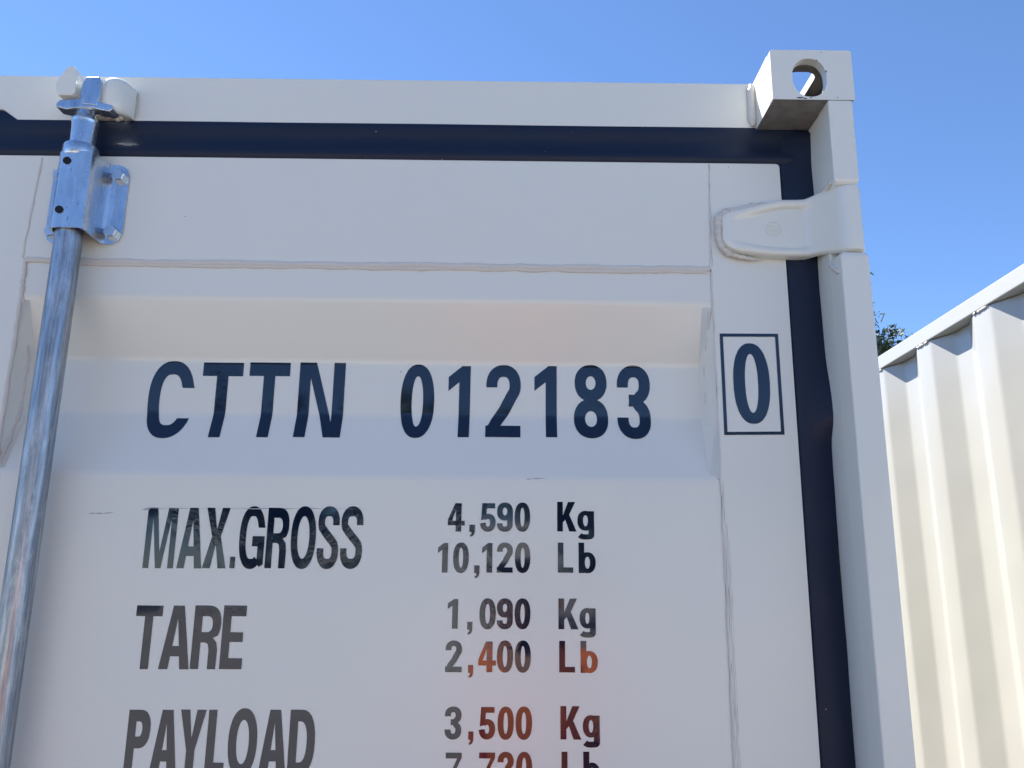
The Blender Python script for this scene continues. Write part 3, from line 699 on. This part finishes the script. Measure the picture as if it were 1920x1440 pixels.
# ------------------------------------------------------------------ locking rod with its bracket, cam and keeper
M_bolt = mat('zinc bolt', (.62, .66, .70), .30, .9)
def rod_set(s_):
    RX, RY, r = -.604, -.031, .0176
    rod = MB().lathe([(r, .12), (r, 2.0), (r, 2.095)], 40, (RX, RY, 0)).build('locking_rod', M_galv, root, loc=O, smooth=40, mirror=s_)
    # bearing bracket: bent zinc sheet, cross-section swept in z, flange ends rounded
    for zc in (2.0545, 1.20, .40):
        hx = -.600
        sec = [(.0535, -.0035), (.0440, -.0035), (.0370, -.0036), (.0310, -.0048), (.0275, -.0085), (.0256, -.0160), (.0245, -.030), (.0238, -.0420), (.0222, -.0480), (.0175, -.0512), (.010, -.0522)]
        sec = [(-x, y) for x, y in sec] + [(0, -.0524)] + list(reversed(sec))
        fine = []
        for i in range(len(sec) - 1):
            for k in range(3): fine.append(tuple(sec[i][c] + (sec[i + 1][c] - sec[i][c]) * k / 3 for c in (0, 1)))
        fine.append(sec[-1]); cols = []
        hh = .0600
        for side in (0, 1):
            for (x, y) in (fine if side == 0 else list(reversed(fine))):
                e = abs(x); rr = .017; m_ = .0535 - rr
                cut = rr - math.sqrt(max(0, rr * rr - (e - m_) ** 2)) if e > m_ else 0
                fr = min(1, max(0, (-y - .0035) / .049)); hz = hh - cut - .0042 * fr
                yy = y if side == 0 else y + .0026 * 1
                xx = x if side == 0 else x * (1 - .0026 / max(.02, abs(x)) * fr * (1 if abs(x) > .02 else 0))
                cols.append((hx + xx, yy, hz))
        n2 = len(cols); zs = [-1, -.9, -.5, 0, .5, .9, 1]
        rows = [[(x, y, zc + hz * t) for x, y, hz in cols] + [(cols[0][0], cols[0][1], zc + cols[0][2] * t)] for t in zs]
        m_ = MB().grid(rows); half = n2 // 2
        for zi in (0, -1):
            rr_ = rows[zi]
            m_.add(rr_[:-1], [(i, i + 1, n2 - 2 - i, n2 - 1 - i) for i in range(half - 1)])
        br = m_.build('bearing_bracket', M_zinc, rod, smooth=35, mirror=s_)
        if s_ is None or True:
            for dx, dz in ((-.0088, .0410), (-.0098, -.0310)):
                MB().lathe([(.0052, -.0004), (.0052, .0016)], 24, (hx + dx, -.0535, zc + dz), axis='y').build('rivet_hole', M_hole, rod, mirror=s_)
            for dx, dz in ((.0415, .0415), (.0405, -.0435), (-.0415, .0415), (-.0415, -.0435)):
                bx = hx + dx; b = MB(); n = 6; R6 = .0096
                a0 = random.uniform(0, 1); hx6 = lambda rr, y: [(bx + rr * math.cos(a0 + PI / 3 * i), y, zc + dz + rr * math.sin(a0 + PI / 3 * i)) for i in range(6)]
                b.grid([q + [q[0]] for q in (hx6(R6, -.0030), hx6(R6, -.0120), hx6(R6 * .88, -.0133))]); b.add(hx6(R6 * .88, -.0133), [(0, 1, 2, 3, 4, 5)])
                b.build('bolt', M_bolt, rod, mirror=s_)
    # collar ring and cam forging
    MB().lathe([(.0190, 2.1070), (.0226, 2.1075), (.0234, 2.1090), (.0234, 2.1235), (.0222, 2.1260), (.0165, 2.1265)], 40, (RX, RY, 0)).build('collar', M_zinc, rod, smooth=35, mirror=s_)
    c = MB(); X0 = -.6000; Y0 = -.031
    c.lathe([(.0166, 2.125), (.0166, 2.160), (.0180, 2.1635), (.0180, 2.1670), (.0140, 2.172), (.0120, 2.184), (.011, 2.195)], 36, (RX + .0005, RY, 0))
    # two wings with a downward hook each side
    wing = [(-.0400, .000), (-.0405, .006), (-.0360, .0110), (-.0200, .0120), (-.006, .0150), (.006, .0150), (.020, .0085), (.0380, .0035), (.0400, -.002), (.0350, -.0065), (.020, -.0035), (.010, -.0005), (-.010, -.0015), (-.025, -.0035)]
    c.plate([(X0 + u, 2.1815 + v) for u, v in wing], [], XZ(Y0 - .0140), .020)
    c.plate([(X0 - .003, 2.186), (X0 + .0170, 2.184), (X0 + .0195, 2.2000), (X0 + .0190, 2.2210), (X0 + .0150, 2.2285), (X0 - .003, 2.2280), (X0 - .0075, 2.2170), (X0 - .0080, 2.200)], [], XZ(Y0 - .0150), .013)
    c.build('cam', M_zinc, rod, bev=.0022, seg=3, mirror=s_)
    # keeper welded to the header: chamfered lug left, curved cheek right
    k = MB()
    lug = [(-.6425, 2.2170), (-.6300, 2.2400), (-.6270, 2.2425), (-.6200, 2.2420), (-.6150, 2.2370), (-.6130, 2.2160), (-.6135, 2.2010), (-.6170, 2.1965), (-.6365, 2.1965), (-.6410, 2.2020)]
    k.plate(lug, [], XZ(-.050), .051)
    base = [(-.6300, 2.1900), (-.6240, 2.2480), (-.5760, 2.2490), (-.5700, 2.1890)]
    k.plate(base, [], XZ(-.009), .0085)
    kp = k.build('cam_keeper', M_paint, header, bev=.0022, seg=2, mirror=s_)
    rows = []
    for i in range(13):                        # curved cheek: bulging shell
        t = i / 12; a = -.25 + t * 2.05; rows.append([])
        for j in range(9):
            q = j / 8; ang = q * PI
            cx = -.5740 + .0230 * math.sin(t * PI / 2) ; hh = .0265 * (1 - .15 * t ** 3); y = -.001 - .036 * math.cos(t * PI / 2) ** .8 if t < 1 else -.001
            zc = 2.2065 + .003 * t
            rows[-1].append((cx + .002 * math.sin(ang), y - .006 * math.sin(ang), zc - hh * math.cos(ang)))
    ck = MB().grid(rows); rr = [[(x - .008, y + .004 if y < -.008 else y, z) for x, y, z in r] for r in rows]; ck.grid(rr)
    ck.grid([rows[0], rr[0]]); ck.grid([[r[0] for r in rows], [r[0] for r in rr]]); ck.grid([[r[-1] for r in rows], [r[-1] for r in rr]])
    ck.build('cheek', M_paint, kp, smooth=60, mirror=s_)
    bead('weld_bead', M_weld, kp, [(-.5820 + .0275 * math.cos(a), -.002, 2.2110 + .0245 * math.sin(a)) for a in [-1.35 + 2.8 * i / 40 for i in range(41)]], .0036, 8, .28, mirror=s_)
    bead('weld_bead', M_weld, kp, [(-.630 + .058 * i / 30, -.003, 2.1915 - .0015 * math.sin(i * .9)) for i in range(31)], .0030, 8, .25, mirror=s_)
rod_set(None); rod_set(MIR)

# ------------------------------------------------------------------ trees
def leafm(name, a, b):
    def f(nt, bs):
        oi = node(nt, 'ShaderNodeTexNoise'); oi.inputs['Scale'].default_value = 1.3; nt.links.new(coords(nt), oi.inputs['Vector'])
        nt.links.new(ramp(nt, oi.outputs['Fac'], [(.3, a), (.7, b)]), bs.inputs['Base Color'])
        bs.inputs['Subsurface Weight'].default_value = 0
    return mat(name, a, .6, build=f)
M_leaf = leafm('leaf green', (.030, .055, .020), (.085, .12, .045)); M_bark = mat('bark', (.09, .065, .05), .9)
def tree(loc, h, rad, label, group, seed, n_cl=420, leaf=.075):
    rnd = random.Random(seed); t = empty('broadleaf_tree', loc); tag(t, label, 'tree', group)
    tr = MB(); tr.tube([(math.sin(i * .5) * .08, math.cos(i * .7) * .06, h * .95 * i / 14) for i in range(15)], lambda q: h * .028 * (1 - q) + .02, 9, .06)
    tips = []
    for k in range(34):
        z0 = h * rnd.uniform(.22, .92); a = rnd.uniform(0, 2 * PI); l = rad * (1.1 - .6 * abs(z0 / h - .5)) * rnd.uniform(.6, 1.15) * (1 - max(0, z0 / h - .55) * 1.4)
        p = Vector((0, 0, z0)); d = Vector((math.cos(a), math.sin(a), rnd.uniform(.1, .7))).normalized(); pts = [p.copy()]
        for i in range(7):
            p = p + d * l / 7; d = (d + Vector((rnd.uniform(-.3, .3), rnd.uniform(-.3, .3), rnd.uniform(-.12, .28)))).normalized(); pts.append(p.copy())
            if i > 1: tips.append((p.copy(), l))
        tr.tube(pts, lambda q, l=l: .035 * l * (1 - q) + .006, 5)
    tr.build('trunk', M_bark, t, smooth=60)
    V = []; F_ = []
    for c in range(n_cl):
        p, l = rnd.choice(tips); c0 = p + Vector([rnd.gauss(0, .16 * rad * .5) for _ in range(3)]); rr = rnd.uniform(.10, .30) * (rad / 2)
        for j in range(46):
            q = c0 + Vector([rnd.gauss(0, rr * .6) for _ in range(3)]); u = Vector([rnd.gauss(0, 1) for _ in range(3)]).normalized(); v = u.orthogonal().normalized(); s = leaf * rnd.uniform(.6, 1.3)
            n = len(V); V += [q - u * s, q + v * s * .45, q + u * s, q - v * s * .45]; F_.append((n, n + 1, n + 2, n + 3))
    me = bpy.data.meshes.new('crown'); me.from_pydata([tuple(v) for v in V], [], F_)
    link('crown', me, t, M_leaf)
    return t
tree((5.70, 14.3, 0), 7.5, 2.0, 'leafy tree rising between the two cream containers', None, 5, 900, .07)
bt = tree((-9, -27, 0), 7.5, 3.4, 'broad tree at the far edge of the lot, behind the viewer', 'trees behind the viewer', 11, 240, .2)
for i, x in enumerate((-22, -16, -3.5, 3, 9.5, 16, 24)):
    c = bt.copy(); COL.objects.link(c); c.location = (x, -27 - (i % 3) * 2.5, 0); c.rotation_euler = (0, 0, i * 1.3); c.scale = (1.2, 1.2, .85 + .12 * (i % 3))
    for ch in bt.children: d = ch.copy(); COL.objects.link(d); d.parent = c
# pale container across the yard (shows only as a reflection)
fc = empty('shipping_container', (-.65, -10, 0)); fc.rotation_euler = (0, 0, PI)
tag(fc, 'pale container in the row across the yard, seen only in reflections', 'container', 'pale containers in the row across the yard')
body(fc, 3.0, 2.25, .7, M_paint, M_wall, welds=False)
for x in (-14.2, -11.2, -8.2, 3.4, 6.5, 9.6, 12.7):
    c = fc.copy(); COL.objects.link(c); c.location = (x, -10, 0)
    for ch in fc.children: d = ch.copy(); COL.objects.link(d); d.parent = c

# ------------------------------------------------------------------ the photographer, seen only mirrored in the glossy letters
def skinbody(name, chain, m, parent, sub=2):
    """chain: {name:(pos, radius)}, edges"""
    pts, edges = chain; names = list(pts); idx = {n: i for i, n in enumerate(names)}
    me = bpy.data.meshes.new(name); me.from_pydata([pts[n][0] for n in names], [(idx[a], idx[b]) for a, b in edges], [])
    o = link(name, me, parent, m)
    md = o.modifiers.new('skin', 'SKIN'); md.use_smooth_shade = True
    for i, n in enumerate(names):
        r = pts[n][1]; r = (r, r) if not isinstance(r, tuple) else r
        me.skin_vertices[0].data[i].radius = r; me.skin_vertices[0].data[i].use_root = (i == 0)
    sb = o.modifiers.new('sub', 'SUBSURF'); sb.levels = sub; sb.render_levels = sub
    return o
M_skin = mat('skin', (.45, .27, .19), .55); M_vest = mat('orange work jacket', (1, .25, .05), .7); M_jean = mat('dark trousers', (.02, .025, .04), .8); M_boot = mat('dark boots', (.03, .022, .018), .6)
M_hair = mat('dark hair', (.02, .014, .01), .6); M_phone = mat('phone case', (.02, .02, .022), .4)
PXo = .10
pr = empty('person', (PXo, -1.50, 0)); YAW = math.radians(28); pr.rotation_euler = (0, 0, YAW)
def pw(x, y, z):            # world point -> the person's own frame
    dx, dy = x, y + 1.50; return (dx * math.cos(YAW) + dy * math.sin(YAW), -dx * math.sin(YAW) + dy * math.cos(YAW), z)
tag(pr, 'person in an orange work jacket holding up a phone to photograph the container', 'person')
pp = lambda x, y, z, k=.91: (x, y + 1.50, z * k)
B = {'pelvis': (pp(0, -1.50, .95), (.155, .11)), 'waist': (pp(0, -1.50, 1.08), (.145, .105)), 'chest': (pp(0, -1.49, 1.28), (.165, .12)), 'upper': (pp(0, -1.49, 1.41), (.10, .085)),
     'neck': (pp(-.01, -1.475, 1.485), .056), 'head1': (pp(-.03, -1.455, 1.56), .070), 'head2': (pp(-.03, -1.445, 1.482, 1), .088), 'head3': (pp(-.03, -1.45, 1.552, 1), .075)}
E_ = [('pelvis', 'waist'), ('waist', 'chest'), ('chest', 'upper'), ('upper', 'neck'), ('neck', 'head1'), ('head1', 'head2'), ('head2', 'head3')]
for s, sx in (('L', -1), ('R', 1)):
    B['sh' + s] = (pp(sx * .175, -1.49, 1.415), .062); kz = 1 if sx > 0 else .91
    if sx > 0:        # right arm raised, hand closed on the end of the phone
        hx = -PXo + .075; fg = [((hx - .004, -1.108, 1.535 + dz), (hx - .022, -1.098, 1.538 + dz * 1.05)) for dz in (.030, .012, -.006, -.022)]
        B['el' + s] = (pp(.255, -1.33, 1.19), .043); B['wr' + s] = (pw(hx + .012, -1.155, 1.465), .026); B['pa' + s] = (pw(hx, -1.125, 1.515), (.030, .018))
        th_ = ((hx - .014, -1.135, 1.500), (hx - .034, -1.124, 1.508))
    else:             # left arm hanging relaxed
        B['el' + s] = (pp(-.225, -1.51, 1.13), .043); B['wr' + s] = (pp(-.235, -1.45, .87), .026); B['pa' + s] = (pp(-.232, -1.44, .79), (.030, .018))
        fg = [((-.232 + .004 * k, -1.43 + dy, .725 - .004 * abs(k - 1.4)), (-.224 + .004 * k, -1.425 + dy, .682 + .010 * abs(k - 1.4))) for k, dy in enumerate((.030, .011, -.009, -.028))]
        th_ = ((-.222, -1.405, .800), (-.216, -1.390, .755))
    E_ += [('upper', 'sh' + s), ('sh' + s, 'el' + s), ('el' + s, 'wr' + s), ('wr' + s, 'pa' + s)]
    for k, (f0, f1) in enumerate(fg):
        B['f%d' % k + s] = (pw(*f0) if sx > 0 else pp(*f0), .0085); B['g%d' % k + s] = (pw(*f1) if sx > 0 else pp(*f1), .0075)
        E_ += [('pa' + s, 'f%d' % k + s), ('f%d' % k + s, 'g%d' % k + s)]
    B['t0' + s] = (pw(*th_[0]) if sx > 0 else pp(*th_[0]), .0095); B['t1' + s] = (pw(*th_[1]) if sx > 0 else pp(*th_[1]), .008); E_ += [('pa' + s, 't0' + s), ('t0' + s, 't1' + s)]
    B['hip' + s] = (pp(sx * .09, -1.50, .88), .095); B['kn' + s] = (pp(sx * .11, -1.48, .49), .062); B['an' + s] = (pp(sx * .12, -1.52, .09), .042); B['to' + s] = (pp(sx * .135, -1.38, .045), .036)
    E_ += [('pelvis', 'hip' + s), ('hip' + s, 'kn' + s), ('kn' + s, 'an' + s), ('an' + s, 'to' + s)]
bd = skinbody('body', (B, E_), M_skin, pr)
J = {k: (v[0], tuple(q * 1.16 for q in v[1]) if isinstance(v[1], tuple) else v[1] * 1.28) for k, v in B.items() if k in ('pelvis', 'waist', 'chest', 'upper', 'shL', 'shR', 'elL', 'elR', 'wrL', 'wrR')}
J = {k: J[k] for k in ('pelvis', 'waist', 'chest', 'upper', 'shL', 'shR', 'elL', 'elR', 'wrL', 'wrR')}
jk = skinbody('jacket', (J, [('pelvis', 'waist'), ('waist', 'chest'), ('chest', 'upper'), ('upper', 'shL'), ('upper', 'shR'), ('shL', 'elL'), ('shR', 'elR'), ('elL', 'wrL'), ('elR', 'wrR')]), M_vest, pr)
T = {'pelvis': (B['pelvis'][0], (.160, .118))}; te = []
for s in 'LR':
    T['hip' + s] = (B['hip' + s][0], .108); T['kn' + s] = (B['kn' + s][0], .076); T['an' + s] = (B['an' + s][0], .062); te += [('pelvis', 'hip' + s), ('hip' + s, 'kn' + s), ('kn' + s, 'an' + s)]
T['pelvis'] = (pp(0, -1.50, .93), (.152, .112))
skinbody('trousers', (T, te), M_jean, pr)
for sx in (-1, 1):
    f = MB(); ptsb = [(sx * .12, -.07 + 0, .055), (sx * .122, 0, .060), (sx * .128, .07, .052), (sx * .136, .14, .040), (sx * .140, .17, .032)]
    f.tube(ptsb, lambda t: .050 - .014 * t, 12); f.build('boot', M_boot, pr, smooth=60)
hr = MB(); hr.lathe([(.004, .0), (.05, .002), (.080, .022), (.094, .055), (.092, .095), (.070, .118), (.03, .130), (.004, .132)], 24, (0, .035, 1.605))
hr.build('hair', M_hair, pr, smooth=60, loc=(-.03, 0, -.138))
fe = MB(); fe.add([(-.012, .140, 1.592), (.012, .140, 1.592), (0, .166, 1.598), (0, .142, 1.640)], [(0, 1, 2), (1, 3, 2), (3, 0, 2)])
fe.build('nose', M_skin, bd, smooth=60, loc=(-.03, 0, -.138))
for sx in (-1, 1):
    MB().lathe([(.002, -.010), (.009, -.007), (.012, 0), (.009, .007), (.002, .010)], 14, (sx * .032, .128, 1.632), axis='y').build('eye', mat('eye', (.7, .7, .7), .2), bd, smooth=60, loc=(-.03, 0, -.138))
    MB().lathe([(.004, -.006), (.020, -.004), (.022, .004), (.004, .006)], 14, (sx * .088, .045, 1.62), axis='y').build('ear', M_skin, bd, smooth=60, loc=(-.03, 0, -.138))
MB().tube([(-.022, .138, 1.570), (-.01, .146, 1.568), (.01, .146, 1.568), (.022, .138, 1.570)], .0045, 8).build('mouth', mat('lips', (.35, .13, .11), .5), bd, smooth=60, loc=(-.03, 0, -.138))
# phone held landscape just behind the lens
ph = MB(); ph.plate(rrect(-.074, .074, -.036, .036, .009, 6), [], lambda u, v, w: (u, w, v), .008)
po = ph.build('phone', M_phone, None, bev=.0015)
po.location = Vector((.0, -1.08, 1.55)) - cf * .016 + Vector((0.0, 0, 0)); po.rotation_euler = (th, 0, 0)
tag(po, 'dark phone held sideways in the raised hand of the photographer', 'phone')
sc_ = MB().plate(rrect(-.069, .069, -.032, .032, .005, 5), [], lambda u, v, w: (u, w, v), .0008); 
so_ = sc_.build('screen', mat('phone glass', (.01, .01, .012), .05), po, loc=(0, -.0010, 0))
